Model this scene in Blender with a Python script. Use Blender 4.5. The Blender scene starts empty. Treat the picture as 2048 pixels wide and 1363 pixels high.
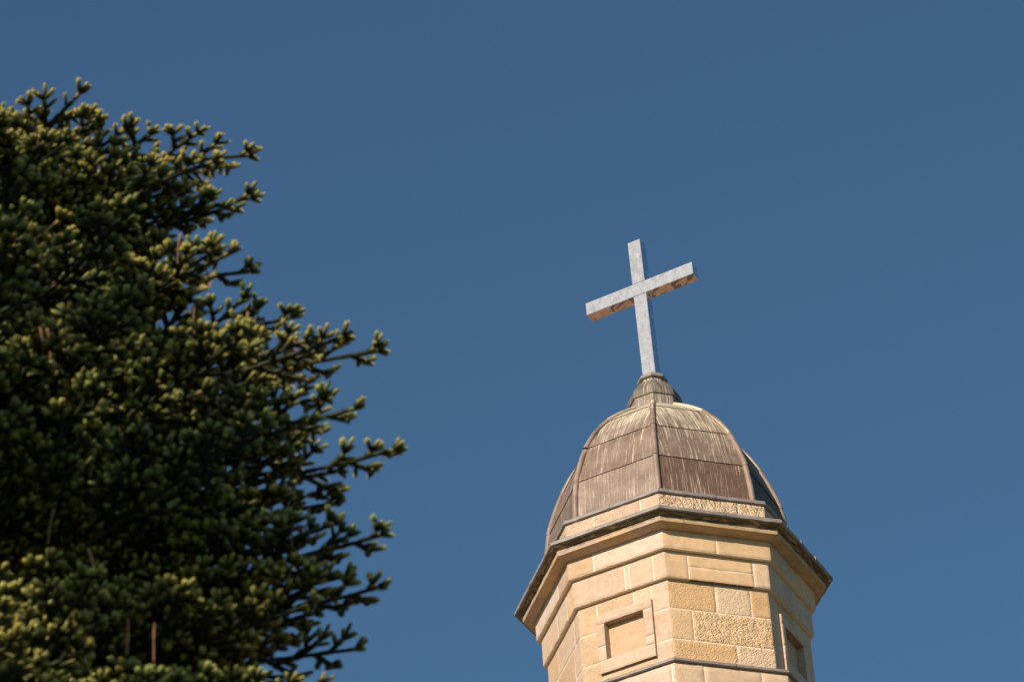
import bpy, math, random
import numpy as np
from mathutils import Vector, noise
from math import sin, cos, tan, radians as R, pi

scene = bpy.context.scene
C = scene.collection
rnd = random.Random(7)

# ------------------------------------------------------------------ camera, sky, sun, exposure
EYE = 1.6
PITCH, ROLL = R(37.336), R(3.990)
FPX = 7680.0                                     # focal length in pixels of a 2048 wide frame
cam_d = bpy.data.cameras.new('camera'); cam = bpy.data.objects.new('camera', cam_d); C.objects.link(cam)
fwd = Vector((0, cos(PITCH), sin(PITCH))); right = Vector((1, 0, 0)); up = Vector((0, -sin(PITCH), cos(PITCH)))
r2 = right*cos(ROLL) - up*sin(ROLL); u2 = right*sin(ROLL) + up*cos(ROLL)
from mathutils import Matrix
m = Matrix((( r2.x, u2.x, -fwd.x), (r2.y, u2.y, -fwd.y), (r2.z, u2.z, -fwd.z)))
cam.rotation_euler = m.to_euler(); cam.location = (0, 0, EYE)
cam_d.sensor_width = 36; cam_d.lens = FPX/2048*36
cam_d.clip_start = 0.2; cam_d.clip_end = 5000
cam_d.dof.use_dof = True; cam_d.dof.focus_distance = 48.5; cam_d.dof.aperture_fstop = 4.3
scene.camera = cam

SUN_AZ, SUN_EL = R(-30), R(27)                   # azimuth measured from -Y towards +X
sd = Vector((sin(SUN_AZ)*cos(SUN_EL), -cos(SUN_AZ)*cos(SUN_EL), sin(SUN_EL)))
w = bpy.data.worlds.new('World'); scene.world = w; w.use_nodes = True
nt = w.node_tree; bg = nt.nodes['Background']
sky = nt.nodes.new('ShaderNodeTexSky'); sky.sky_type = 'NISHITA'; sky.sun_disc = False
sky.sun_elevation = SUN_EL; sky.sun_rotation = math.atan2(sd.x, sd.y) % (2*pi)
sky.altitude = 50; sky.air_density = 1.0; sky.dust_density = 0.35; sky.ozone_density = 2.4
tn = nt.nodes.new('ShaderNodeMix'); tn.data_type = 'RGBA'; tn.blend_type = 'MULTIPLY'; tn.inputs[0].default_value = 1
tn.inputs[7].default_value = (.65, .87, .915, 1)
nt.links.new(sky.outputs[0], tn.inputs[6]); nt.links.new(tn.outputs[2], bg.inputs[0]); bg.inputs[1].default_value = 0.094
sl = bpy.data.lights.new('sun', 'SUN'); sl.energy = 5.0; sl.angle = R(0.53); sl.color = (1, .88, .75)
so = bpy.data.objects.new('sun', sl); C.objects.link(so); so.rotation_euler = sd.to_track_quat('Z', 'Y').to_euler()
so.location = (-20, -20, 40)
scene.view_settings.view_transform = 'Standard'; scene.view_settings.look = 'None'
scene.view_settings.exposure = 0.15; scene.view_settings.gamma = 1
scene.render.engine = 'CYCLES'

def unproj(px, py, Y):                           # point of the real scene at distance Y in front of the eye
    d = fwd + r2*((px-1024)/FPX) + u2*((681.5-py)/FPX)
    return Vector((0, 0, EYE)) + d*(Y/d.y)

def pix(p):
    d = p-Vector((0, 0, EYE)); z_ = d.dot(fwd); return 1024+FPX*d.dot(r2)/z_, 681.5-FPX*d.dot(u2)/z_
# ------------------------------------------------------------------ node helpers
def mat(name):
    m = bpy.data.materials.new(name); m.use_nodes = True
    return m, m.node_tree, m.node_tree.nodes['Principled BSDF']
def N(t, kind, **k):
    n = t.nodes.new('ShaderNode'+kind)
    for a, b in k.items():
        if a.startswith('i_'): n.inputs[a[2:].replace('_', ' ')].default_value = b
        else: setattr(n, a, b)
    return n
def L(t, a, b): t.links.new(a, b)
def ramp(t, src, stops, interp='LINEAR'):
    n = t.nodes.new('ShaderNodeValToRGB'); n.color_ramp.interpolation = interp
    e = n.color_ramp.elements
    while len(e) < len(stops): e.new(.5)
    for q, (p, c) in zip(e, stops):
        q.position = p; q.color = (*c, 1) if isinstance(c, tuple) else (c, c, c, 1)
    L(t, src, n.inputs[0]); return n.outputs[0]
def mix(t, fac, a, b, mode='MIX'):
    n = t.nodes.new('ShaderNodeMix'); n.data_type = 'RGBA'; n.blend_type = mode
    for s, v in ((n.inputs[0], fac), (n.inputs[6], a), (n.inputs[7], b)):
        if hasattr(v, 'is_linked'): L(t, v, s)
        else: s.default_value = v if not isinstance(v, tuple) else (*v, 1)
    return n.outputs[2]
def mth(t, op, a, b=0.0, clamp=False):
    n = t.nodes.new('ShaderNodeMath'); n.operation = op; n.use_clamp = clamp
    for s, v in ((n.inputs[0], a), (n.inputs[1], b)):
        if hasattr(v, 'is_linked'): L(t, v, s)
        else: s.default_value = v
    return n.outputs[0]
def vec(t, src, scale, rot=(0, 0, 0)):
    n = t.nodes.new('ShaderNodeMapping'); L(t, src, n.inputs[0]); n.inputs[3].default_value = scale; n.inputs[2].default_value = rot
    return n.outputs[0]
def noi(t, v, s, d=4, r=.55, dist=0):
    n = t.nodes.new('ShaderNodeTexNoise'); L(t, v, n.inputs['Vector'])
    n.inputs['Scale'].default_value = s; n.inputs['Detail'].default_value = d; n.inputs['Roughness'].default_value = r
    n.inputs['Distortion'].default_value = dist
    return n.outputs[0]
def bump(t, h, dist, strength=1.0, nrm=None):
    n = t.nodes.new('ShaderNodeBump'); L(t, h, n.inputs['Height']); n.inputs['Distance'].default_value = dist
    if hasattr(strength, 'is_linked'): L(t, strength, n.inputs['Strength'])
    else: n.inputs['Strength'].default_value = strength
    if nrm is not None: L(t, nrm, n.inputs['Normal'])
    return n.outputs[0]

# ------------------------------------------------------------------ materials
def sandstone():
    m, t, p = mat('sandstone')
    uv = N(t, 'UVMap').outputs[0]; ob = N(t, 'TexCoord').outputs['Object']
    tint = N(t, 'Attribute', attribute_name='tint').outputs['Color']
    peck = N(t, 'Attribute', attribute_name='peck').outputs['Fac']
    dirt = N(t, 'Attribute', attribute_name='dirt').outputs['Fac']
    big = noi(t, ob, 2.3, 5, .6, .4); med = noi(t, ob, 14, 5, .65); fine = noi(t, ob, 160, 3, .7)
    bed = noi(t, vec(t, ob, (1.2, 1.2, 4)), 1.3, 5, .6, 1.2)       # sedimentary veins
    c = mix(t, ramp(t, bed, [(.48, 0.0), (.66, .22)]), tint, mix(t, .75, tint, (.36, .17, .055), 'MIX'))
    c = mix(t, ramp(t, big, [(.5, 0.0), (.72, .22)]), c, (.36, .21, .11))
    c = mix(t, 1.0, c, ramp(t, med, [(.25, .84), (.75, 1.1)]), 'MULTIPLY')
    c = mix(t, 1.0, c, ramp(t, fine, [(.2, .9), (.8, 1.06)]), 'MULTIPLY')
    # grey-brown weathering where rain hangs on mouldings; also shade painted under blocks, in reveals
    crust_shade = mth(t, 'MULTIPLY', dirt, ramp(t, noi(t, vec(t, uv, (3.0, 9, 1)), 1.6, 6, .7, .6), [(.36, 0.0), (.54, 1.0)]))
    crust_shade = mth(t, 'MINIMUM', crust_shade, .92)
    c = mix(t, crust_shade, c, (.105, .082, .058))
    L(t, c, p.inputs['Base Color']); p.inputs['Roughness'].default_value = .9
    p.inputs['Specular IOR Level'].default_value = .2
    # tool marks: pecked pits, and longer slanting pick strokes where peck > 1
    warp = N(t, 'VectorMath', operation='ADD'); L(t, uv, warp.inputs[0])
    wn = N(t, 'TexNoise', i_Scale=9.0); L(t, uv, wn.inputs['Vector'])
    ws = N(t, 'VectorMath', operation='SCALE'); L(t, wn.outputs[1], ws.inputs[0]); ws.inputs['Scale'].default_value = .05
    L(t, ws.outputs[0], warp.inputs[1])
    v1 = N(t, 'TexVoronoi', feature='SMOOTH_F1'); L(t, vec(t, vec(t, warp.outputs[0], (1, 1, 1), (0, 0, .5)), (62, 34, 1)), v1.inputs['Vector']); v1.inputs['Scale'].default_value = 1
    v2 = N(t, 'TexVoronoi', feature='SMOOTH_F1'); L(t, vec(t, vec(t, warp.outputs[0], (1, 1, 1), (0, 0, -.55)), (44, 13, 1)), v2.inputs['Vector']); v2.inputs['Scale'].default_value = 1
    pk1 = mth(t, 'MULTIPLY', ramp(t, v1.outputs['Distance'], [(.1, 0.0), (.5, .75)]), mth(t, 'MINIMUM', peck, 1.0))
    pk2 = mth(t, 'MULTIPLY', ramp(t, v2.outputs['Distance'], [(.15, 0.0), (.5, .8)]), mth(t, 'MULTIPLY', mth(t, 'SUBTRACT', peck, 1.0, True), 2.2))
    h = mth(t, 'ADD', pk1, pk2)
    h = mth(t, 'MULTIPLY', h, ramp(t, noi(t, uv, 6, 3), [(.3, .5), (.6, 1.0)]))
    n1 = bump(t, h, .0115)
    h2 = mth(t, 'ADD', mth(t, 'MULTIPLY', med, .8), mth(t, 'MULTIPLY', fine, .22))
    n2 = bump(t, h2, .0035, .7, n1)
    L(t, n2, p.inputs['Normal']); return m
def mortar():
    m, t, p = mat('lime_mortar'); ob = N(t, 'TexCoord').outputs['Object']
    n = noi(t, ob, 30, 4)
    L(t, mix(t, 1.0, (.86, .70, .52), ramp(t, n, [(.3, .85), (.7, 1.08)]), 'MULTIPLY'), p.inputs['Base Color'])
    L(t, bump(t, n, .004), p.inputs['Normal']); p.inputs['Roughness'].default_value = .95; return m
def lead(name, base, dark):
    m, t, p = mat(name); ob = N(t, 'TexCoord').outputs['Object']; uv = N(t, 'UVMap').outputs[0]
    n = noi(t, ob, 5, 6, .65); s = noi(t, vec(t, uv, (28, 2.2, 1)), 1, 4)
    c = mix(t, ramp(t, n, [(.35, 0.0), (.66, 1.0)]), base, dark)
    c = mix(t, ramp(t, s, [(.52, 0.0), (.75, .45)]), c, (.36, .33, .29))
    L(t, c, p.inputs['Base Color']); p.inputs['Roughness'].default_value = .62; p.inputs['Metallic'].default_value = .15
    L(t, bump(t, noi(t, ob, 22, 4), .006), p.inputs['Normal']); return m
def copper(name, rib=False):
    m, t, p = mat(name)
    uv = N(t, 'UVMap').outputs[0]; ob = N(t, 'TexCoord').outputs['Object']
    pat = N(t, 'Attribute', attribute_name='peck').outputs['Fac']        # how far verdigris has formed here
    sh = N(t, 'Attribute', attribute_name='dirt').outputs['Fac']         # sheet to sheet variation
    n1 = noi(t, ob, 3.2, 6, .62, .5)
    wv = N(t, 'VectorMath', operation='ADD'); L(t, uv, wv.inputs[0])
    wn = N(t, 'TexNoise', i_Scale=3.0, i_Detail=3.0); L(t, uv, wn.inputs['Vector'])
    ws = N(t, 'VectorMath', operation='SCALE'); L(t, wn.outputs[1], ws.inputs[0]); ws.inputs['Scale'].default_value = .035
    L(t, ws.outputs[0], wv.inputs[1]); wuv = wv.outputs[0]
    sA = noi(t, vec(t, wuv, (22, .7, 1)), 1.0, 5, .7)                    # broad runs
    sB = noi(t, vec(t, wuv, (52, .95, 1)), 1.0, 4, .65)                   # thin runs
    sC = noi(t, vec(t, wuv, (105, 1.5, 1)), 1.0, 3, .6)
    br = mix(t, ramp(t, n1, [(.3, 0.0), (.7, 1.0)]), (.158, .116, .09), (.32, .245, .195))
    br = mix(t, sh, br, (.125, .070, .048))
    dk = ramp(t, sA, [(.3, 1.0), (.5, 0.0)])
    br = mix(t, mth(t, 'MULTIPLY', dk, .55), br, (.14, .105, .08))
    run = mth(t, 'ADD', mth(t, 'ADD', mth(t, 'MULTIPLY', sA, .35), mth(t, 'MULTIPLY', sB, .45)), mth(t, 'MULTIPLY', n1, .2))
    pf = mth(t, 'MULTIPLY', mth(t, 'ADD', mth(t, 'SUBTRACT', run, .65), mth(t, 'MULTIPLY', pat, .38)), 8.0, True)
    pc = mix(t, ramp(t, sB, [(.4, 0.0), (.6, 1.0)]), (.33, .31, .22), (.72, .64, .47))
    c = mix(t, mth(t, 'MULTIPLY', pf, .88), br, pc)
    white = mth(t, 'MULTIPLY', ramp(t, sB, [(.56, 0.0), (.62, 1.0)]), ramp(t, noi(t, uv, 4.5, 4), [(.40, 0.0), (.58, 1.0)]))
    white = mth(t, 'MAXIMUM', white, mth(t, 'MULTIPLY', ramp(t, sC, [(.57, 0.0), (.64, .9)]), ramp(t, noi(t, uv, 3.1, 4), [(.42, 0.0), (.56, 1.0)])))
    c = mix(t, mth(t, 'MULTIPLY', white, .5 if not rib else .3), c, (.80, .72, .58))
    c = mix(t, 1.0, c, ramp(t, noi(t, ob, 45, 4, .7), [(.3, .82), (.7, 1.12)]), 'MULTIPLY')
    c = mix(t, 1.0, c, N(t, 'Attribute', attribute_name='tint').outputs['Color'], 'MULTIPLY')
    L(t, c, p.inputs['Base Color']); p.inputs['Metallic'].default_value = .12
    p.inputs['Specular IOR Level'].default_value = .22
    L(t, ramp(t, n1, [(.3, .5), (.7, .72)]), p.inputs['Roughness'])
    hh = mth(t, 'ADD', noi(t, uv, 2.2, 2), mth(t, 'MULTIPLY', noi(t, ob, 30, 4), .08))
    L(t, bump(t, hh, .022), p.inputs['Normal']); return m
def steel(name, rough, streak=1.0, wob=.004, base=.27):
    m, t, p = mat(name); ob = N(t, 'TexCoord').outputs['Object']
    p.inputs['Metallic'].default_value = 1
    a = noi(t, ob, 9, 6, .7, .3); s = noi(t, vec(t, ob, (34, 34, 5)), 1.0, 5, .65); d = noi(t, ob, 48, 4, .75)
    film = mth(t, 'MAXIMUM', ramp(t, a, [(.5, 0.0), (.72, .7)]), ramp(t, s, [(.55, 0.0), (.72, .8)]))
    film = mth(t, 'MULTIPLY', film, streak); cl_ = noi(t, vec(t, ob, (1.5, 1.5, .8)), 8, 5, .65, .4)
    c = mix(t, film, tuple(x*base for x in (.90, .93, 1.0)), tuple(x*base for x in (1.46, 1.46, 1.48)))
    c = mix(t, ramp(t, d, [(.58, 0.0), (.66, .6 if base < .5 else .1)]), c, tuple(x*base for x in (1.9, 1.85, 1.75)))
    c = mix(t, 1.0, c, ramp(t, cl_, [(.35, .86), (.62, 1.08)]), 'MULTIPLY')
    L(t, c, p.inputs['Base Color'])
    rr = mth(t, 'ADD', rough, mth(t, 'MULTIPLY', film, .24)); L(t, rr, p.inputs['Roughness'])
    L(t, bump(t, mth(t, 'ADD', noi(t, ob, 3.2, 2, .5, .5), mth(t, 'MULTIPLY', d, .012)), wob), p.inputs['Normal']); return m
def simple(name, col, rough=.8, scale=6, var=.35, bmp=.01, col2=None):
    m, t, p = mat(name); ob = N(t, 'TexCoord').outputs['Object']
    n = noi(t, ob, scale, 6, .65)
    c = mix(t, ramp(t, n, [(.3, 0.0), (.7, 1.0)]), tuple(x*(1-var) for x in col), col2 or tuple(x*(1+var) for x in col))
    L(t, c, p.inputs['Base Color']); p.inputs['Roughness'].default_value = rough
    L(t, bump(t, n, bmp), p.inputs['Normal']); return m
def foliage():
    m, t, p = mat('fir_needles')
    tip = N(t, 'Attribute', attribute_name='young').outputs['Fac']; hue = N(t, 'Attribute', attribute_name='hue').outputs['Fac']
    base = mix(t, hue, (.018, .028, .007), (.038, .041, .009))
    young = mix(t, hue, (.29, .34, .085), (.60, .47, .11))
    L(t, mix(t, tip, base, young), p.inputs['Base Color']); p.inputs['Roughness'].default_value = .55
    p.inputs['Specular IOR Level'].default_value = .3; return m

STONE = sandstone(); MORTAR = mortar()
LEAD = lead('lead_sheet', (.34, .29, .245), (.20, .17, .145)); LEADP = lead('pale_lead_sheet', (.30, .25, .225), (.22, .18, .165))
COPPER = copper('weathered_copper'); RIBM = copper('rib_copper', True)
STEEL = steel('weathered_steel', .66); STEELM = steel('polished_steel', .05, .1, .055, .70)
TERRA = simple('terracotta_tiles', (.40, .16, .065), .85, .45, .5, .02, (.62, .27, .11)); BARK = simple('fir_bark', (.075, .052, .038), .9, 25, .4, .02)
FOL = foliage(); CONE = simple('cone_stalk_brown', (.24, .105, .05), .8, 30, .3, .002)
GROUND = simple('lawn', (.030, .045, .016), .95, .6, .3, .01); PAVE = simple('sandstone_paving', (.36, .28, .19), .9, .8, .2, .01)

t_ = TERRA.node_tree; p_ = t_.nodes['Principled BSDF']; src = p_.inputs['Base Color'].links[0].from_socket     # lichened stretches of the roof
L(t_, mix(t_, ramp(t_, noi(t_, N(t_, 'TexCoord').outputs['Object'], .16, 3, .6), [(.47, 0.0), (.57, .7)]), src, (.13, .125, .085)), p_.inputs['Base Color'])
# ------------------------------------------------------------------ mesh helpers
class MB:
    def __init__(s): s.v = []; s.f = []; s.uv = []; s.tint = []; s.peck = []; s.dirt = []; s.sm = []
    def face(s, idx, uvs, tint, peck, dirt, smooth):
        s.f.append(idx); s.uv += uvs; s.tint.append(tint); s.peck.append(peck); s.dirt.append(dirt); s.sm.append(smooth)
    def grid(s, P, UV, tint=(1, 1, 1), peck=0., dirt=0., smooth=True, close=False):
        """P[i][j] points; faces wound so that (i right, j up) faces out"""
        ni, nj = len(P), len(P[0]); b = len(s.v)
        for col in P: s.v += [tuple(p) for p in col]
        pk = peck if callable(peck) else (lambda i, j: peck); dd = dirt if callable(dirt) else (lambda i, j: dirt)
        for i in range(ni-1):
            for j in range(nj-1):
                s.face((b+i*nj+j, b+(i+1)*nj+j, b+(i+1)*nj+j+1, b+i*nj+j+1), [UV[i][j], UV[i+1][j], UV[i+1][j+1], UV[i][j+1]], tint, pk(i, j), dd(i, j), smooth)
    def build(s, name, mats, parent=None, label=None):
        me = bpy.data.meshes.new(name); me.from_pydata(s.v, [], s.f); me.materials.append(mats)
        u = me.uv_layers.new(name='UVMap'); u.data.foreach_set('uv', np.array(s.uv, np.float32).ravel())
        a = me.attributes.new('tint', 'FLOAT_COLOR', 'FACE'); a.data.foreach_set('color', np.array([(*c, 1) for c in s.tint], np.float32).ravel())
        a = me.attributes.new('peck', 'FLOAT', 'FACE'); a.data.foreach_set('value', np.array(s.peck, np.float32))
        a = me.attributes.new('dirt', 'FLOAT', 'FACE'); a.data.foreach_set('value', np.array(s.dirt, np.float32))
        me.polygons.foreach_set('use_smooth', s.sm); me.update()
        return link(name, me, parent, label)
def link(name, me, parent=None, label=None):
    o = bpy.data.objects.new(name, me); C.objects.link(o)
    if parent: o.parent = parent
    if label: o['label'] = label
    return o
def thing(name, label, cat, loc=(0, 0, 0), group=None, kind=None):
    o = bpy.data.objects.new(name, None); C.objects.link(o); o.location = loc; o['label'] = label; o['category'] = cat
    if group: o['group'] = group
    if kind: o['kind'] = kind
    return o

# ------------------------------------------------------------------ the tower: an octagon seen in plan; local frame = tower axis
D, AZ, TH, DEL = 40.104, R(2.547), R(-4.472), R(1.4586)
AX = Vector((D*sin(AZ), D*cos(AZ), 0))
tower = thing('church_tower', 'octagonal sandstone church tower top with brown copper dome and tall silver cross', 'tower', AX)
Z0 = EYE                                          # heights below were measured from the eye
def V(k, r, z):
    a = TH + k*pi/4 + (DEL if k % 2 else 0)
    return Vector((r*sin(a), -r*cos(a), z+Z0))
def F(k, u, z, r):                                # point on face k (between corner k-1 and corner k)
    return V(k-1, r, z).lerp(V(k, r, z), u)
def flen(k, r): return (V(k, r, 0)-V(k-1, r, 0)).length
nz = lambda p, s: noise.noise(Vector(p)*s)
CREAM, PALE, TAN, OCH, PINK = (.61, .44, .31), (.66, .50, .375), (.70, .465, .26), (.66, .41, .205), (.69, .49, .315)
TANA = (.60, .41, .25)
def jit(c, a=.05):
    g = 1+rnd.uniform(-a, a); return tuple(x*g*(1+rnd.uniform(-a, a)*.2) for x in c)
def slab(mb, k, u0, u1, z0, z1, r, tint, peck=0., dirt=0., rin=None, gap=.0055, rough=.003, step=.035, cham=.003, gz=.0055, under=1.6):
    """one dressed block of face k; ends at u=0 or 1 are mitred on the octagon's corner"""
    ln = flen(k, r); rin = rin or r-.05
    a = u0 + (gap/ln if u0 > 1e-4 else 0); b = u1 - (gap/ln if u1 < .9999 else 0)
    zb, zt = z0+gz, z1-gz
    def pos(lo, hi, size):
        n = max(2, int(size/step)); e = min(cham/size, .2)
        ts = [0, e]+[e+(1-2*e)*i/n for i in range(1, n)]+[1-e, 1]
        return [lo+(hi-lo)*t for t in ts]
    us = pos(a, b, (b-a)*ln); zs = pos(zb, zt, zt-zb)
    ni, nj = len(us), len(zs); P = []; UV = []; off = rnd.uniform(0, 30)
    if peck > 0: peck = peck
    for i, u in enumerate(us):
        cp = []; cu = []
        for j, z in enumerate(zs):
            q = F(k, u, z, r); edge = 0
            if j in (0, nj-1) or (i == 0 and u0 > 1e-4) or (i == ni-1 and u1 < .9999): edge = cham
            elif i in (0, ni-1): edge = cham*.35
            bev = edge*(1+.9*nz(q, 23))+rough*(nz(q, 7)+.5*nz(q, 19))
            if edge and nz(q, 11) > .5: bev += .007                     # chipped arris
            zz = z + (.003*nz(q, 15) if j in (0, nj-1) else 0)
            cp.append(F(k, u, zz, r-bev)); cu.append((u*ln+off, z))
        P.append(cp); UV.append(cu)
    mb.grid(P, UV, tint, peck, dirt)
    def side(front, back):
        mb.grid([front, back], [[(0, q.z) for q in front], [(.05, q.z) for q in back]], tint, 0, dirt, False)
    side([F(k, us[0], z, rin) for z in zs], P[0]); side(P[-1], [F(k, us[-1], z, rin) for z in zs])
    top = [P[i][-1] for i in range(ni)]; bot = [P[i][0] for i in range(ni)]
    it = [F(k, u, zs[-1], rin) for u in us]; ib = [F(k, u, zs[0], rin) for u in us]
    mb.grid([[a_, b_] for a_, b_ in zip(top, it)], [[(u*ln, 0), (u*ln, .05)] for u in us], tint, 0, dirt, False)
    mb.grid([[b_, a_] for a_, b_ in zip(bot, ib)], [[(u*ln, 0), (u*ln, .05)] for u in us], tint, 0, under, False)  # underside darkened: shade painted beneath the block
def core(name, prof, material=MORTAR, parent=tower):
    """closed octagonal sleeve swept along prof [(r, z)...]"""
    mb = MB()
    for k in range(-3, 5):
        P = [[F(k, u, z, r) for r, z in prof] for u in (0, 1)]
        mb.grid(P, [[(u*flen(k, 1.7), z+r) for r, z in prof] for u in (0, 1)], (.6, .5, .37), 0, 0, False)
    return mb.build(name, material, parent)
def courses(mb, k, rows, r, **kw):
    for z0, z1, js, cols in rows:
        e = [0]+js+[1]
        for i in range(len(e)-1):
            c, pk = cols[i] if i < len(cols) else cols[-1]
            slab(mb, k, e[i], e[i+1], z0, z1, r, jit(c), pk, **kw)
FACES = list(range(-3, 5))
def rj(n):                                         # random joints
    x = [(i+1)/(n+1)+rnd.uniform(-.1, .1) for i in range(n)]; return x
PAL = [(CREAM, 0), (TAN, 0), (CREAM, .25), (OCH, .5), (PINK, .3), (TAN, .6)]
# shaft below the lowest lead ledge
mb = MB()
for k in FACES:
    rows = []
    z = 24.30; i = 0
    while z > 15:
        h = .42
        if k == 1 and i == 0: js, cl = [.26, .77], [(PINK, .2), (PINK, 0), (PINK, 0)]
        elif k == 0 and i == 0: js, cl = [.97], [(PALE, 0), (PALE, 0)]
        else: js = rj(1+i % 2); cl = [rnd.choice(PAL) for _ in range(4)]
        rows.append((z-h, z, js, cl)); z -= h; i += 1
    courses(mb, k, rows, 1.795, rough=.0025, step=.07)
sh = mb.build('lower_shaft', STONE, tower); core('mortar_core', [(1.792, -EYE), (1.792, 24.30)], parent=sh)
# wall stage between the ledge and the frieze
Y1, Y2, Y3, Y4 = 24.28, 24.735, 25.17, 25.58
RW = 1.628
wl = MB()
for k in FACES:
    if k == 1:
        rows = [(Y3, Y4, [.47, .82], [(OCH, .55), (PINK, .5), (OCH, .35)]), (Y2, Y3, [.22], [(TAN, .4), (TAN, 1.55)]), (Y1, Y2, [.63], [(OCH, .7), (PINK, .95)])]
    elif k == -1:
        rows = [(Y3, Y4, [.35, .86], [(TANA, .35), (CREAM, .1), (CREAM, .1)]), (Y2, Y3, [.30, .80], [(CREAM, .2), (TANA, .3), (CREAM, 0)]), (Y1, Y2, [.45], [(TANA, .2), (CREAM, .2)])]
    elif k % 2:
        rows = [(a, b, rj(2), [rnd.choice(PAL) for _ in range(3)]) for a, b in ((Y1, Y2), (Y2, Y3), (Y3, Y4))]
    if k % 2:
        courses(wl, k, rows, RW)
    else:
        a, b = .205, .815
        c = [(TANA, .55), (TANA, .5), (TANA, .55)] if k == 0 else [(CREAM, .2)]*3
        for (z0, z1), (cc, pk) in zip(((Y1, Y2), (Y2, Y3), (Y3, Y4)), c):
            slab(wl, k, 0, a, z0, z1, RW, jit(cc), pk); slab(wl, k, b, 1, z0, z1, RW, jit(CREAM), .12)
        slab(wl, k, a, .62, 25.38, Y4, RW, jit(TANA), .8); slab(wl, k, .62, b, 25.38, Y4, RW, jit(PINK), .7)
        slab(wl, k, a, b, Y1, 24.55, RW, jit(TANA), .7)
wall = wl.build('stone_wall', STONE, tower)
core('mortar_core', [(RW-.003, 24.2), (RW-.003, 24.56)], parent=wall)
mc = MB()
for k in FACES:
    if k % 2:
        mc.grid([[F(k, u, z, RW-.003) for z in (24.5, Y4)] for u in (0, 1)], [[(u, z) for z in (24.5, Y4)] for u in (0, 1)])
    else:
        for a, b, z0, z1 in ((0, .24, 24.5, Y4), (.78, 1, 24.5, Y4), (.24, .78, 25.34, Y4)):
            mc.grid([[F(k, u, z, RW-.003) for z in (z0, z1)] for u in (a, b)], [[(u, z) for z in (z0, z1)] for u in (a, b)])
mc.build('mortar_core', MORTAR, wall)
# raised square surrounds with a sunk panel, on alternate faces
for k in (0, 2, 4, -2):
    RF = RW+.042; fm = MB(); a, b, c, d = .205, .815, .292, .715; zA, zB, zC, zD = 24.55, 25.38, 24.73, 25.245
    kw = dict(rin=RW-.05, rough=.0015, cham=.004, gap=.0015, gz=.0015)
    fm_t = jit(CREAM, .03)
    slab(fm, k, a, b, zD, zB, RF, fm_t, .05, **kw); slab(fm, k, a, b, zA, zC, RF, jit(CREAM, .03), .05, **kw)
    for u0, u1 in ((a, c), (d, b)):
        zm = 24.93 if u0 == a else 24.86
        slab(fm, k, u0, u1, zC, zm, RF, jit(PALE, .04), 0, **kw); slab(fm, k, u0, u1, zm, zD, RF, jit(CREAM, .04), 0, **kw)
    fr = fm.build('panel_surround', STONE, tower)
    pm = MB(); rp = RF-.105; zz = [zC-.02+(zD-zC+.04)*i/8 for i in range(9)]; uu = [c-.02+(d-c+.04)*i/8 for i in range(9)]
    pm.grid([[F(k, u, z, rp+.002*nz(F(k, u, z, rp), 6)) for z in zz] for u in uu], [[(u, z) for z in zz] for u in uu], jit(TANA, .02), .03)
    # reveals, darkened in colour to paint the shadow inside the recess
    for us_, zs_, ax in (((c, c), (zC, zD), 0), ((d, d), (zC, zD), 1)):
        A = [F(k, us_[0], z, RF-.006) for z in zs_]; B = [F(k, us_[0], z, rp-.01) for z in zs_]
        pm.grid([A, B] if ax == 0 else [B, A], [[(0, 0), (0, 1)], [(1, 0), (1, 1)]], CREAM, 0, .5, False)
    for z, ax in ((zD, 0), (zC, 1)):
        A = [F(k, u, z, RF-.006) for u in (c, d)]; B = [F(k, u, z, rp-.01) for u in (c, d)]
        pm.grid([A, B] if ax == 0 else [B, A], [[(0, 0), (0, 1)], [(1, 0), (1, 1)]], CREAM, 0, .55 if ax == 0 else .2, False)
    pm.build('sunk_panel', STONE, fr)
# two frieze bands
mb = MB()
for k in FACES:
    z0, z1 = Y4, 25.962
    if k == 0: courses(mb, k, [(z0, z1, [.56, .61, .87], [(CREAM, 0), (PALE, 0), (CREAM, 0), (CREAM, 0)])], 1.683)
    elif k == 1:
        slab(mb, k, 0, .22, z0, z1, 1.683, jit(TAN, .02)); slab(mb, k, .85, 1, z0, z1, 1.683, PINK, .2)
        slab(mb, k, .22, .85, z0, 25.765, 1.683, jit(TAN, .03), gz=.003); slab(mb, k, .22, .85, 25.765, z1, 1.683, jit(TAN, .03), gz=.003)
    elif k == -1: courses(mb, k, [(z0, z1, [.5, .8], [(CREAM, 0), (CREAM, 0), (TAN, 0)])], 1.683)
    else: courses(mb, k, [(z0, z1, rj(2), [rnd.choice(PAL[:3]) for _ in range(3)])], 1.683)
fb = mb.build('frieze_band', STONE, tower); core('mortar_core', [(1.60, Y4+.004), (1.680, Y4+.004), (1.680, 25.962)], parent=fb)
mb = MB()
for k in FACES:
    z0, z1 = 25.962, 26.25
    if k == 0: js, cl = [.27], [(TANA, 0), (PALE, 0)]
    elif k == 1: js, cl = [.5], [(TAN, .05), (TAN, .05)]
    elif k == -1: js, cl = [.7], [(PALE, 0), (CREAM, 0)]
    else: js, cl = rj(1), [(CREAM, 0), (TAN, .1)]
    courses(mb, k, [(z0, z1, js, cl)], 1.745, rough=.003, cham=.005)
fb2 = mb.build('frieze_band', STONE, tower); core('mortar_core', [(1.64, 25.966), (1.742, 25.966), (1.742, 26.26)], parent=fb2)
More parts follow.
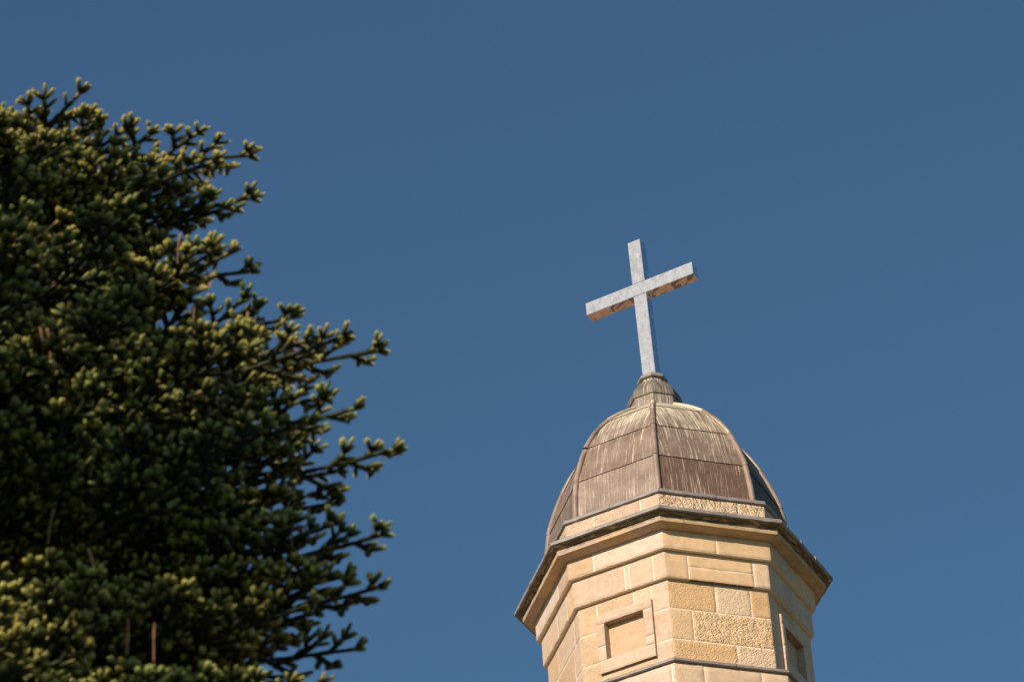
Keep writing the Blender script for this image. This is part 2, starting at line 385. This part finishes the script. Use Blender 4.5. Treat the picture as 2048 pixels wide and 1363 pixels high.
# cornice moulding, swept in blocks
CP = [(1.66, 26.222), (1.735, 26.222), (1.775, 26.226), (1.83, 26.240), (1.868, 26.252), (1.896, 26.258), (1.899, 26.275), (1.901, 26.300), (1.900, 26.322), (1.893, 26.328),
      (1.893, 26.334), (1.915, 26.338), (1.945, 26.347), (1.968, 26.360), (1.978, 26.375), (1.978, 26.42)]
CD = [.5, .35, .2, .2, .25, .3, .35, .75, .95, 1, 1, 1.2, 1.3, 1.4, 1.4, 1.4]
def sweep(mb, k, u0, u1, prof, tint, peck=0, dirt=None, gap=.003, rough=.003, step=.06, smooth=True, sharp=()):
    ln = flen(k, prof[0][0]); a = u0+(gap/ln if u0 > 1e-4 else 0); b = u1-(gap/ln if u1 < .9999 else 0)
    n = max(2, int((b-a)*ln/step)); us = [a+(b-a)*i/n for i in range(n+1)]; off = rnd.uniform(0, 9)
    P = []; UV = []
    for u in us:
        cp = []
        for (r, z) in prof:
            q = F(k, u, z, r); d = rough*(nz(q, 6)+.7*nz(q, 17))+(.008 if rough and nz(q, 12) > .45 else 0)
            cp.append(F(k, u, z+rough*.4*nz(q, 9), r-d))
        P.append(cp); UV.append([(u*ln+off, z+r) for r, z in prof])
    # split at the sharp arrises
    cuts = [0]+list(sharp)+[len(prof)-1]
    for c0, c1 in zip(cuts[:-1], cuts[1:]):
        mb.grid([col[c0:c1+1] for col in P], [col[c0:c1+1] for col in UV], tint, peck, (lambda i, j, c0=c0: dirt[c0+j]) if dirt else 0., smooth)
mb = MB()
CJ = {0: ([.38, .72], [CREAM, TAN, CREAM]), 1: ([.2], [TAN, TAN]), -1: ([.4], [CREAM, TAN])}
for k in FACES:
    js, cl = CJ.get(k, ([.5], [TAN, TAN])); e = [0]+js+[1]
    for i in range(len(e)-1): sweep(mb, k, e[i], e[i+1], CP, jit(cl[i]), 0, CD, rough=.005, sharp=(5, 8, 10))
cor = mb.build('cornice', STONE, tower); core('mortar_core', [(r-.008, z+.003) for r, z in CP], parent=cor)
# lead flashings
def flash(prof, joints, material, sharp=(), label=None):
    mb = MB()
    for k in FACES: sweep(mb, k, 0, 1, prof, (1, 1, 1), 0, None, rough=.004, step=.05, sharp=sharp)
    o = mb.build('lead_flashing', material, tower, label)
    for k, u in joints:
        jb = MB(); ln = flen(k, prof[0][0]); h = .022/ln
        pr = [(r+.009, z) for r, z in prof[1:]]; pr = [(pr[0][0]-.02, pr[0][1]-.006)]+pr
        P = [[F(k, u-h, z, r) for r, z in pr], [F(k, u+h, z, r) for r, z in pr]]
        jb.grid(P, [[(0, z) for r, z in pr], [(.04, z) for r, z in pr]], smooth=False)
        for s_, flip in ((u-h, 1), (u+h, 0)):
            A = [F(k, s_, z, r) for r, z in pr]; B = [F(k, s_, z, r-.016) for r, z in pr]
            jb.grid([B, A] if flip else [A, B], [[(0, z) for r, z in pr]]*2, smooth=False)
        jb.build('lap_joint', material, o)
    return o
def fl(r, z, hh=.034, inner=1.5, rise=.06, thick=.045):
    return [(r-thick, z-hh+.002), (r-.012, z-hh-.003), (r-.001, z-hh+.006), (r, z-.005), (r-.002, z+hh-.01), (r-.012, z+hh), ((r+inner)/2, z+hh+rise*.6), (inner, z+hh+rise)]
flash(fl(2.0, 26.397, .030, 1.725, .10), [(0, .40), (1, .53), (-1, .45), (2, .38), (2, .66), (3, .5), (-2, .5), (4, .5), (-3, .5)], LEAD, (2, 5), 'grey lead capping on the cornice edge')
flash(fl(1.76, 26.806, .028, 1.50, .05), [(0, .47), (1, .52), (-1, .5), (2, .5), (3, .5), (-2, .5), (4, .5), (-3, .5)], LEADP, (2, 5), 'grey lead capping at the foot of the dome')
flash(fl(1.835, 24.327, .024, 1.60, .05, .05), [(0, .35), (1, .52), (-1, .5), (2, .4), (3, .5), (-2, .5), (4, .5), (-3, .5)], LEADP, (2, 5), 'grey lead capping on the lower ledge')
# tooled upstand course between the two upper leads
mb = MB()
for k in FACES:
    if k == 1: courses(mb, k, [(26.44, 26.785, [.75], [(PINK, 2.0), (PINK, 1.9)])], 1.727)
    elif k == 0: courses(mb, k, [(26.44, 26.785, [.3, .8], [(CREAM, 1.1), (CREAM, 1.2), (CREAM, .3)])], 1.727)
    else: courses(mb, k, [(26.44, 26.785, rj(1), [(CREAM, 1.2), (CREAM, 1.5)])], 1.727)
uc = mb.build('parapet_course', STONE, tower); core('mortar_core', [(1.724, 26.43), (1.724, 26.79)], parent=uc)
# ---------------- dome: four lapped copper sheets per face
DP = [(1.562, 26.79), (1.548, 27.0), (1.527, 27.25), (1.480, 27.54), (1.383, 27.85), (1.259, 28.152), (1.085, 28.45), (.865, 28.72), (.62, 28.95), (.33, 29.17)]
def dome_r(z):
    # Catmull-Rom through DP
    for i in range(len(DP)-1):
        if z <= DP[i+1][1] or i == len(DP)-2:
            p0, p1, p2, p3 = DP[max(i-1, 0)], DP[i], DP[i+1], DP[min(i+2, len(DP)-1)]
            t = (z-p1[1])/(p2[1]-p1[1])
            m1 = (p2[0]-p0[0])/(p2[1]-p0[1])*(p2[1]-p1[1]); m2 = (p3[0]-p1[0])/(p3[1]-p1[1])*(p2[1]-p1[1])
            return (2*t**3-3*t*t+1)*p1[0]+(t**3-2*t*t+t)*m1+(-2*t**3+3*t*t)*p2[0]+(t**3-t*t)*m2
SE = [26.79, 27.54, 28.152, 28.76, 29.17]
DK = {2: .972, 3: .985}                           # the dome is a little drawn in at these corners
def VD(k, r, z): return V(k, r*DK.get(k, 1), z)
def FD(k, u, z, r): return VD(k-1 if k > -3 else 4, r, z).lerp(VD(k, r, z), u) if k > -3 else V(-4, r, z).lerp(V(-3, r, z), u)
dm = MB()
patk = {0: .10, 1: .24, -1: .08, 2: .3, 3: .3, -2: .1, 4: .2, -3: .2}
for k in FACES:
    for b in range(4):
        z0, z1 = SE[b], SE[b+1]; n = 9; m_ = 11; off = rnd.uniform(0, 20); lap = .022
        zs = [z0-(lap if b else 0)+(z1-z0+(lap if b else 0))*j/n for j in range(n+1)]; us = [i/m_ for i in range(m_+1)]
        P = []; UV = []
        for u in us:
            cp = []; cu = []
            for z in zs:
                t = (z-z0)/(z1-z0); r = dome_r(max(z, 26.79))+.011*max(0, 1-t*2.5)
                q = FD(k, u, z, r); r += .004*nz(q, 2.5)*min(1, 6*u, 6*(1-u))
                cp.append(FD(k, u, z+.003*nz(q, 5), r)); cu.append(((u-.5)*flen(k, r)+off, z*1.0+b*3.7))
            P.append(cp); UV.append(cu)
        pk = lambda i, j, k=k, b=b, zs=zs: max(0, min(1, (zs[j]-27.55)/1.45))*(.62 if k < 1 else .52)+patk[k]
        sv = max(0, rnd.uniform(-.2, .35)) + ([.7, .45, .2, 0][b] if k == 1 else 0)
        dm.grid(P, UV, (.44, .49, .42) if k in (2, 3) else (1.12, 1.06, 1.0), pk, sv)  # faces away from the sun tinted dark green, shade painted into the copper
        # turned-under bottom edge of the sheet
        if b:
            A = [col[0] for col in P]; B = [FD(k, u, zs[0]+.001, dome_r(zs[0])-.004) for u in us]
            dm.grid([[y, x] for x, y in zip(A, B)], [[(u, 0), (u, .01)] for u in us], (1, 1, 1), .1, 1., False)
dome = dm.build('dome', COPPER, tower, 'brown copper dome of eight faces with pale green and white runs')
def tube(mb, pts, rad, n=12, tint=(1, 1, 1), peck=0., dirt=0., cap=True):
    ring = []; s = 0
    rads = rad if isinstance(rad, (list, tuple)) else [rad]*len(pts)
    up0 = Vector((0.1, .2, 1))
    for i, p in enumerate(pts):
        t = (pts[min(i+1, len(pts)-1)]-pts[max(i-1, 0)]).normalized()
        if abs(t.dot(up0.normalized())) > .97: a = t.cross(Vector((1, 0, 0))).normalized()
        else: a = t.cross(up0).normalized()
        b = t.cross(a); ring.append([p+(a*cos(2*pi*j/n)+b*sin(2*pi*j/n))*rads[i] for j in range(n+1)])
    UV = []
    for i, rg in enumerate(ring):
        if i: s += (pts[i]-pts[i-1]).length
        UV.append([(j/n*.3, s) for j in range(n+1)])
    mb.grid(ring, UV, tint, peck, dirt)
    if cap:
        for rg, fl_ in ((ring[0], 0), (ring[-1], 1)):
            b = len(mb.v); mb.v += [tuple(q) for q in rg[:n]]; idx = list(range(b, b+n))
            mb.face(tuple(idx if fl_ else idx[::-1]), [(0, 0)]*n, tint, peck, dirt, False)
for k in FACES:
    rb = MB()
    for b in range(4):
        z0, z1 = SE[b]+(.06 if b == 0 else -.03), SE[b+1]+.01; n = 8; pts = []; rads = []
        z1 = min(z1, 29.15)
        for j in range(n+1):
            z = z0+(z1-z0)*j/n; r = dome_r(z)+.006-(.006 if b == 0 else 0)
            pts.append(VD(k, r, z)); rads.append(.041-.002*b - .004*(j/n))
        tube(rb, pts, rads, 14, tint=(1.2, 1.12, 1.05), peck=[.0, .1, .35, .62][b]+patk.get(k, 0)*.4, dirt=0.)
    rb.build('rib', RIBM, tower)
# ---------------- cap, collar
def octa(name, prof, material, parent=tower, pk=.5, dd=0., label=None, tint=(1, 1, 1)):
    mb = MB()
    for k in FACES:
        for (r0, z0), (r1, z1) in zip(prof[:-1], prof[1:]):
            n = 4
            P = [[F(k, i/n, z0+(z1-z0)*j/2, r0+(r1-r0)*j/2) for j in range(3)] for i in range(n+1)]
            mb.grid(P, [[((i/n-.5)*flen(k, (r0+r1)/2)+k*3.1, z0+(z1-z0)*j/2) for j in range(3)] for i in range(n+1)], tint, pk, dd, False)
    return mb.build(name, material, parent, label)
octa('cap_drum', [(.36, 29.06), (.350, 29.20), (.346, 29.325)], COPPER, pk=.33, label='pinkish copper drum under the cap')
cp = octa('cap', [(.335, 29.316), (.362, 29.313), (.364, 29.330), (.360, 29.38), (.352, 29.43), (.325, 29.48), (.285, 29.53), (.248, 29.575), (.226, 29.61), (.200, 29.63)], COPPER, pk=.36, dd=.3, tint=(.80, .86, .82), label='grey green stepped copper cap below the cross')
octa('cap_neck', [(.172, 29.60), (.166, 29.70)], COPPER, pk=.42)
octa('collar', [(.150, 29.688), (.180, 29.69), (.200, 29.705), (.205, 29.727), (.196, 29.75), (.172, 29.768), (.148, 29.786), (.135, 29.80), (.02, 29.80)], LEAD, label='moulded octagonal collar at the foot of the cross')
# ---------------- cross
W_, T_, LM, LP, ZT, ZB, ZA, ZU = .0915, .0833, .7953, .7923, 32.037, 29.80, 31.3265, 31.1274
ca = TH-pi/8+.008
S = Vector((cos(ca), sin(ca), 0)); Nn = Vector((sin(ca), -cos(ca), 0))
def box(name, x0, x1, y0, y1, z0, z1, parent, bev=.004, nseg=6):
    """bar with bevelled arrises, front and back weathered, other sides mirror polished"""
    me = bpy.data.meshes.new(name); import bmesh
    bm = bmesh.new(); bmesh.ops.create_cube(bm, size=1)
    for v in bm.verts:
        v.co = Vector((x0+(v.co.x+.5)*(x1-x0), y0+(v.co.y+.5)*(y1-y0), z0+(v.co.z+.5)*(z1-z0)))
    bmesh.ops.bevel(bm, geom=bm.edges[:], offset=bev, segments=2, affect='EDGES')
    me.materials.append(STEEL); me.materials.append(STEELM)
    bm.normal_update()
    for f in bm.faces: f.material_index = 0 if abs(f.normal.y) > .6 else 1
    bm.to_mesh(me); bm.free()
    return link(name, me, parent)
crs = bpy.data.objects.new('cross', None); C.objects.link(crs); crs.parent = tower
crs['label'] = 'tall polished steel cross with mottled front faces'
crs.location = (0, 0, Z0+ZB)
mm = Matrix.Rotation(ca, 4, 'Z') @ Matrix.Rotation(-.0145, 4, 'Y') @ Matrix.Rotation(0.006, 4, 'X')
crs.rotation_euler = mm.to_euler()
h = lambda z: z-ZB
box('upright', -W_, W_, -T_, T_, 0, h(ZU)-.002, crs)
box('crossbar', -LM, LP, -T_-.001, T_+.001, h(ZU), h(ZA), crs)
box('upright', -W_+.001, W_-.001, -T_, T_, h(ZA)+.0008, h(ZT), crs)

# ------------------------------------------------------------------ ground and the church behind the tower (out of the picture; they bounce and mirror light)
def plane(name, x0, x1, y0, y1, z, material):
    me = bpy.data.meshes.new(name); me.from_pydata([(x0, y0, z), (x1, y0, z), (x1, y1, z), (x0, y1, z)], [], [(0, 1, 2, 3)]); me.materials.append(material)
    return link(name, me)
g = plane('ground', -1500, 1500, -1500, 1500, 0, GROUND); g['kind'] = 'structure'
pv = plane('paving', -45, 55, 31, 120, .004, PAVE); pv['kind'] = 'structure'
nave = thing('church_nave', 'sandstone church nave with orange tiled roof behind the tower', 'church', (AX.x+3, AX.y+3, 0))
def prism(name, pts, faces, material, parent):
    me = bpy.data.meshes.new(name); me.from_pydata(pts, [], faces); me.materials.append(material); return link(name, me, parent)
rm = MB()
for q in ((0, 10), (10, 20)):
    pass
LN, WN, HE, HR = 46, 9, 9.5, 15.5
prism('wall', [(-WN, 0, 0), (WN, 0, 0), (WN, LN, 0), (-WN, LN, 0), (-WN, 0, HE), (WN, 0, HE), (WN, LN, HE), (-WN, LN, HE), (0, 0, HR-.1), (0, LN, HR-.1)],
      [(0, 1, 5, 8, 4), (1, 2, 6, 5), (2, 3, 7, 9, 6), (3, 0, 4, 7)], simple('nave_stone', (.45, .33, .2), .9, 3, .2, .01), nave)
nr = 34; pts = []; fc = []
for side in (-1, 1):                               # overlapping tile courses
    for i in range(nr):
        t0, t1 = i/nr, (i+1)/nr
        def pz(t, o): return (side*(WN+.5)*(1-t), HE-.3+(HR-HE+.3)*t+o)
        b = len(pts)
        for t, o in ((t0, .09), (t1, .03)):
            x, z = pz(t, o); pts += [(x, -.5, z), (x, LN+.5, z)]
        fc.append((b, b+1, b+3, b+2) if side < 0 else (b+2, b+3, b+1, b))
prism('roof', pts, fc, TERRA, nave)

# ------------------------------------------------------------------ the fir
rs = random.Random(11)
DT = 17.2                                          # horizontal distance of the trunk
tb = unproj(-190, 700, DT)
TX, TY = tb.x, tb.y
ztop = unproj(-230, 20, DT).z
tree = thing('fir_tree', 'dense dark green fir with finger-like shoots and upright brown cone stalks', 'tree', (TX, TY, 0))
O3 = Vector((TX, TY, 0))
tm = MB(); zs = np.linspace(-.1, ztop, 22)
tube(tm, [Vector((.03*nz((0, 0, z), .5), .03*nz((5, 0, z), .5), z)) for z in zs], [.30*(1-z/ztop)**.8+.012 for z in np.clip(zs, 0, ztop)], 14)
tm.build('trunk', BARK, tree)
# template shoot: tapering core and a brush of flat needles
def shoot_template(nn=64):
    V_, F_, Y_ = [], [], []
    n = 6; core_r = [(0, .007), (.3, .0125), (.8, .013), (.96, .010), (1.04, .003)]
    for i, (t, r) in enumerate(core_r):
        for j in range(n):
            a = 2*pi*j/n; V_.append((r*cos(a), r*sin(a), t)); Y_.append(t)
    for i in range(len(core_r)-1):
        for j in range(n):
            F_.append((i*n+j, i*n+(j+1) % n, (i+1)*n+(j+1) % n, (i+1)*n+j))
    q = random.Random(3)
    for i in range(nn):
        t = ((i+.5)/nn)**.9; a = i*2.39996; ln = (.0125+.0045*q.random())*(1 if t < .85 else 1-(t-.85)*2.5)
        ca_, sa = cos(a), sin(a); w_ = .0030
        b = len(V_)
        r0 = .005; r1 = ln+.004; dz = (.05+.03*t)*(1 if t < .85 else 1+(t-.85)*4)
        V_ += [(r0*ca_-w_*sa, r0*sa+w_*ca_, t*.97), (r0*ca_+w_*sa, r0*sa-w_*ca_, t*.97), (r1*ca_+w_*.6*sa, r1*sa-w_*.6*ca_, t*.97+dz), (r1*ca_-w_*.6*sa, r1*sa+w_*.6*ca_, t*.97+dz)]
        Y_ += [t, t, t+.12, t+.12]; F_.append((b, b+1, b+2, b+3))
    return np.array(V_, np.float32), np.array(F_, np.int32), np.clip(np.array(Y_, np.float32), 0, 1)
TV, TF, TYg = shoot_template()
shoots = []                                        # (base, tip, radius scale, young, hue)
twigs = []
limbs = []
UP = Vector((0, 0, 1))
def clothe(p, q, rad, young, hue):
    """cover a twig with brush segments"""
    n = max(1, int(round((q-p).length/.085)))
    for i in range(n):
        shoots.append((p.lerp(q, i/n), p.lerp(q, (i+1.05)/n), rad, young if i == n-1 else .0, hue))
def rv(a): return Vector((rs.uniform(-a, a), rs.uniform(-a, a), rs.uniform(-a, a)))
def fork(p, d, ln, side, hue, depth):
    """a side twig with its own fingers, antler-like"""
    lat = d.cross(UP)
    if lat.length < .05: lat = Vector((1, 0, 0))
    lat.normalize(); pos = p.copy(); dd = d.copy(); s = 1 if rs.random() < .5 else -1
    seg = .060; n = max(1, int(ln/seg)); 
    for i in range(n):
        nx = pos+dd*seg; clothe(pos, nx, 1.0, .0 if i < n-1 else .9, hue)
        rem = ln-(i+1)*seg
        if i >= 0 and rs.random() < .88:
            s = -s; sd_ = (dd*.75+lat*s*.85+UP*rs.uniform(-.15, .42)+rv(.16)).normalized()
            l2 = min(.05+rem*.62, .26)*rs.uniform(.75, 1.15)
            if depth > 0 and l2 > .13: fork(nx, sd_, l2, s, hue, depth-1)
            else: shoots.append((nx, nx+sd_*min(l2, .092), rs.uniform(.8, 1.05), .8+.2*rs.random(), hue+rs.uniform(-.2, .2)))
        dd = (dd+UP*rs.uniform(.0, .045)+rv(.05)).normalized(); pos = nx
    for j in (-1, 0, 1):                           # terminal trident
        sd_ = (dd+lat*j*rs.uniform(.6, 1.3)+UP*rs.uniform(.1, .9)+rv(.2)).normalized()
        shoots.append((pos, pos+sd_*rs.uniform(.060, .100), rs.uniform(.85, 1.12), 1., hue+rs.uniform(-.2, .2)))
nfront = 0
def limb(tip, z0=None, droop=.1, dens=1.0, start=.3, width=.5, cones=0):
    h_ = Vector((tip.x-TX, tip.y-TY, 0)); Ln = h_.length
    if z0 is None: z0 = tip.z-Ln*rs.uniform(.05, .25)
    o = Vector((TX, TY, z0)); mid = o.lerp(tip, .55)-UP*(droop*Ln)
    n = 26; P = [(o*(1-t)**2+mid*2*t*(1-t)+tip*t*t) for t in [i/n for i in range(n+1)]]
    P = [p+Vector((nz(p, 2.1), nz(p+Vector((9, 0, 0)), 2.1), nz(p+Vector((0, 9, 0)), 2.1)))*.05*(i/n)*(1-i/n)*3 for i, p in enumerate(P)]
    limbs.append((P, [.021*(1-i/n*.9)*min(1.3, Ln/1.6)+.003 for i in range(n+1)]))
    hue = rs.uniform(.1, .9); s = 1; acc = 0; step = .118/dens
    for i in range(1, n+1):
        d = (P[i]-P[i-1]); sl_ = d.length; d = d.normalized(); acc += sl_; t = i/n
        if t < start: continue
        if t > .22: shoots.append((P[i-1], P[i]+d*.01, 1.0 if t > .7 else .8, 0, hue))
        while acc > step:
            acc -= step; s = -s
            lat = d.cross(UP).normalized()*s
            ll = (width*Ln*(1-t)*.75+.10)*rs.uniform(.65, 1.15); ll = min(ll, .75)
            dd = (d*rs.uniform(.6, .95)+lat*.9+UP*rs.uniform(-.06, .12)+rv(.06)).normalized()
            fork(P[i], dd, ll, s, hue+rs.uniform(-.15, .15), 1)
    fork(P[-1], (P[-1]-P[-2]).normalized(), .10, 1, hue, 0)
    return P
limbP = []
# whorls: where the limb pointing right ends in the photograph, and how the reach changes round the front
TIERS = [(150, 215, .9), (335, 275, 1.0), (478, 300, 1.0), (480, 400, .98), (480, 545, .94), (560, 640, .92), (735, 705, .92), (630, 800, 1.0), (765, 905, .95), (650, 1010, 1.0),
         (742, 1075, .93), (735, 1180, .95), (690, 1300, .97), (650, 1400, 1.0), (650, 1500, 1.0), (660, 1600, 1.0)]
ANG = [40, 14, -7, -27, -46, -63]
for ti, (px, py, fr) in enumerate(TIERS):
    tip0 = unproj(px, py, DT-.15); Rt = tip0.x-TX; zt = tip0.z
    for ai, ad in enumerate(ANG):
        rs.seed(ti*31+ai)
        a_ = R(ad+rs.uniform(-5, 5)+(6 if ti % 2 else -4)); rr_ = Rt*(1-(1-fr)*min(1, abs(ad)/40))*(rs.uniform(.86, .97) if ai != 1 else 1)*(1 if ti in (5, 8, 10, 14, 15) or ad > -20 else .66)
        tp = Vector((TX+rr_*cos(a_), TY+rr_*sin(a_), zt+rs.uniform(-.09, .09)))
        if ai == 1: tp = unproj(px, py, DT+rs.uniform(-.1, .5))
        while pix(tp)[1] < np.interp(pix(tp)[0], [-100, 0, 120, 200, 350, 520], [215, 265, 300, 345, 335, 305]): tp.z -= .05; tp.x -= .004
        limb(tp, z0=tp.z-Rt*rs.uniform(.12, .22), droop=rs.uniform(.0, .05), start=.22, width=.6)
nfront = len(shoots)
for (px, py, fr) in TIERS[4:5]:
    tip0 = unproj(px, py, DT); Rt = tip0.x-TX
    for ad in (-110, -165, 150):
        limb(Vector((TX+Rt*cos(R(ad)), TY+Rt*sin(R(ad)), tip0.z)), z0=tip0.z-.3, dens=.5, start=.4, width=.6)
for P, rr in limbs:
    lb = MB(); tube(lb, [p-O3 for p in P], rr, 7, cap=False); lb.build('limb', BARK, tree)
# foliage mesh from the template, in one go
def build_foliage():
    n = len(shoots); nv = len(TV); nf = len(TF)
    VV = np.empty((n, nv, 3), np.float32); Yg = np.empty((n, nv), np.float32); Hu = np.empty((n, nv), np.float32)
    B = np.array([s[0]-O3 for s in shoots], np.float32); T = np.array([s[1]-O3 for s in shoots], np.float32)
    ax = T-B; ln = np.linalg.norm(ax, axis=1, keepdims=True); ax /= ln
    rr = np.random.RandomState(5); h = rr.normal(size=(n, 3)).astype(np.float32)
    e1 = h-(h*ax).sum(1, keepdims=True)*ax; e1 /= np.linalg.norm(e1, axis=1, keepdims=True); e2 = np.cross(ax, e1)
    sc = np.array([s[2] for s in shoots], np.float32)*rr.uniform(.88, 1.12, n).astype(np.float32)
    VV = B[:, None]+ax[:, None]*(ln[:, None]*TV[None, :, 2:3])+(e1[:, None]*TV[None, :, 0:1]+e2[:, None]*TV[None, :, 1:2])*sc[:, None, None]
    yo = np.array([s[3] for s in shoots], np.float32); hu = np.array([s[4] for s in shoots], np.float32)
    Yg = yo[:, None]*np.clip((TYg[None]-.60)/.38, 0, 1); Hu = np.repeat(np.clip(hu, 0, 1)[:, None], nv, 1)
    me = bpy.data.meshes.new('crown'); me.vertices.add(n*nv); me.vertices.foreach_set('co', VV.ravel().astype(np.float32))
    fi = (TF[None]+(np.arange(n)*nv)[:, None, None]).reshape(-1, 4).astype(np.int32)
    me.loops.add(fi.size); me.loops.foreach_set('vertex_index', fi.ravel()); me.polygons.add(len(fi))
    me.polygons.foreach_set('loop_start', np.arange(0, fi.size, 4, dtype=np.int32)); me.update(calc_edges=True)
    a = me.attributes.new('young', 'FLOAT', 'POINT'); a.data.foreach_set('value', Yg.ravel().astype(np.float32))
    a = me.attributes.new('hue', 'FLOAT', 'POINT'); a.data.foreach_set('value', Hu.ravel().astype(np.float32))
    me.materials.append(FOL); link('crown', me, tree)
    0 and print('shoots', n, 'faces', len(fi))
build_foliage()
# upright stalks left by the shed cones
front = {}
for p, q, *_ in shoots[:nfront]:
    kk = pix(p); kk = (int(kk[0]//10), int(kk[1]//10))
    if kk not in front or p.y < front[kk].y: front[kk] = p
cm = MB(); pts = [Vector((0, 0, 0)), Vector((.004, .001, .05)), Vector((.007, .001, .10)), Vector((.004, 0, .155)), Vector((0, 0, .178)), Vector((0, 0, .19))]
tube(cm, pts, [.0034, .0038, .0034, .006, .0078, .003], 7)
first = cm.build('cone_stalk', CONE, tree); cnt = 0
# groups of stalks standing on the upper side of the sprays: pixel of the feet, depth, how many, half width
for px, py, Y, n_, sp in ((95, 752, 15.1, 8, 42), (90, 1110, 15, 5, 45), (160, 1200, 15, 4, 40), (340, 560, 15, 4, 50), (330, 700, 15, 4, 50), (20, 765, 15.1, 3, 25), (190, 1330, 14.7, 4, 60), (240, 1325, 15.0, 3, 25), (570, 935, 15.7, 6, 36), (560, 760, 16.4, 5, 40),
        (120, 340, 15.8, 5, 40), (125, 415, 15.6, 4, 45), (300, 1340, 15.2, 2, 30), (500, 1125, 16.1, 4, 40), (600, 1130, 16.6, 3, 20), (540, 720, 15.8, 4, 50), (430, 600, 15.9, 3, 30)):
    for j in range(n_):
        if cnt > 96: break
        o = first if cnt == 0 else first.copy()
        if cnt: C.objects.link(o); o.parent = tree
        cnt += 1; wx, wy = (px+rs.uniform(-sp, sp))/10, (py+rs.uniform(-14, 14))/10
        o.location = front[min(front, key=lambda c: (c[0]-wx)**2+(c[1]-wy)**2)]-O3+Vector((.01, -.11, .04))
        s_ = rs.uniform(.8, 1.2); o.scale = (1.1, 1.1, s_); o.rotation_euler = (rs.uniform(-.17, .17), rs.uniform(-.17, .17), rs.uniform(0, 6))

# ------------------------------------------------------------------ an unseen tree added sunward of the fir, its crown shaped to throw patchy shade
LIT = [(90, 270, 130, 45), (390, 310, 150, 45), (500, 330, 50, 60), (480, 450, 45, 90), (320, 520, 70, 45), (185, 565, 50, 40), (425, 575, 50, 40),
       (530, 700, 120, 62), (700, 700, 75, 45), (190, 790, 220, 62), (700, 910, 100, 95), (590, 950, 55, 35), (570, 1115, 55, 35), (325, 1135, 80, 38), (75, 1135, 50, 28),
       (55, 1290, 95, 75), (240, 1345, 110, 35), (570, 1345, 170, 40), (600, 810, 40, 30)]
sx = sd.cross(UP).normalized(); sy = sx.cross(sd).normalized()
CELL = .10; score = {}; near = {}
for p, q, *_ in shoots:
    px, py = pix(p); kk = (int(px//14), int(py//14)); near[kk] = min(near.get(kk, 99), p.y)
for p, q, *_ in shoots:
    px, py = pix(p)
    if not (-60 < px < 900 and 100 < py < 1430) or p.y > near[(int(px//14), int(py//14))]+.25: continue
    lit = max([(7 if c*e > 5800 else 3.5) for a, b, c, e in LIT if ((px-a)/c)**2+((py-b)/e)**2 < 1] or [0])
    key = (round(p.dot(sx)/CELL), round(p.dot(sy)/CELL)); score[key] = score.get(key, 0)+(-lit if lit else 1)
GD = 6.5
caster = thing('shade_caster_tree', 'unseen tree added to shade the fir, with an open clumpy crown', 'tree', (TX+sd.x/cos(SUN_EL)*GD*cos(SUN_EL), TY+sd.y/cos(SUN_EL)*GD*cos(SUN_EL), 0))
G3 = caster.location.copy()
ctr = Vector((TX, TY, 12))
gv, gf, cl = [], [], []
qs = random.Random(4)
for p, q, *_ in shoots:
    score.setdefault((round(p.dot(sx)/CELL), round(p.dot(sy)/CELL)), 1)
for (a, b), v in sorted(score.items()):
    if v+.3*sum(score.get((a+i, b+j), 0) for i in (-1, 0, 1) for j in (-1, 0, 1)) <= 0: continue
    base_ = sx*(a*CELL)+sy*(b*CELL); base_ += sd*(ctr.dot(sd)+GD+qs.uniform(-.7, .7)); cl.append(base_)
    for j in range(34):
        c = base_+Vector((qs.gauss(0, .045), qs.gauss(0, .045), qs.gauss(0, .045)))-G3
        d = Vector((qs.uniform(-1, 1), qs.uniform(-1, 1), qs.uniform(-1.4, .2))).normalized(); e = d.cross(Vector((qs.uniform(-1, 1), qs.uniform(-1, 1), qs.uniform(-1, 1)))).normalized()
        n0 = len(gv); gv += [tuple(c), tuple(c+d*.045+e*.024), tuple(c+d*.10), tuple(c+d*.045-e*.024)]; gf.append((n0, n0+1, n0+2, n0+3))
me = bpy.data.meshes.new('crown'); me.from_pydata(gv, [], gf); me.materials.append(simple('caster_leaves', (.09, .12, .05), .5, 20, .3, 0)); link('crown', me, caster)
gt = MB(); top_ = sum(cl, Vector())/len(cl)-G3
tube(gt, [Vector((0, 0, -.1)), Vector((.1, 0, 4)), Vector((0, .1, 8)), top_*.6+Vector((0, 0, top_.z*.25)), top_], [.38, .3, .22, .14, .05], 12)
gt.build('trunk', BARK, caster)
gl = MB()
for i in range(0, len(cl), max(1, len(cl)//40)):
    e = cl[i]-G3; st = Vector((0, 0, 8)).lerp(top_, qs.uniform(.2, .9)); tube(gl, [st, st.lerp(e, .5)+Vector((0, 0, -.3)), e], [.05, .03, .008], 6, cap=False)
gl.build('branches', BARK, caster)
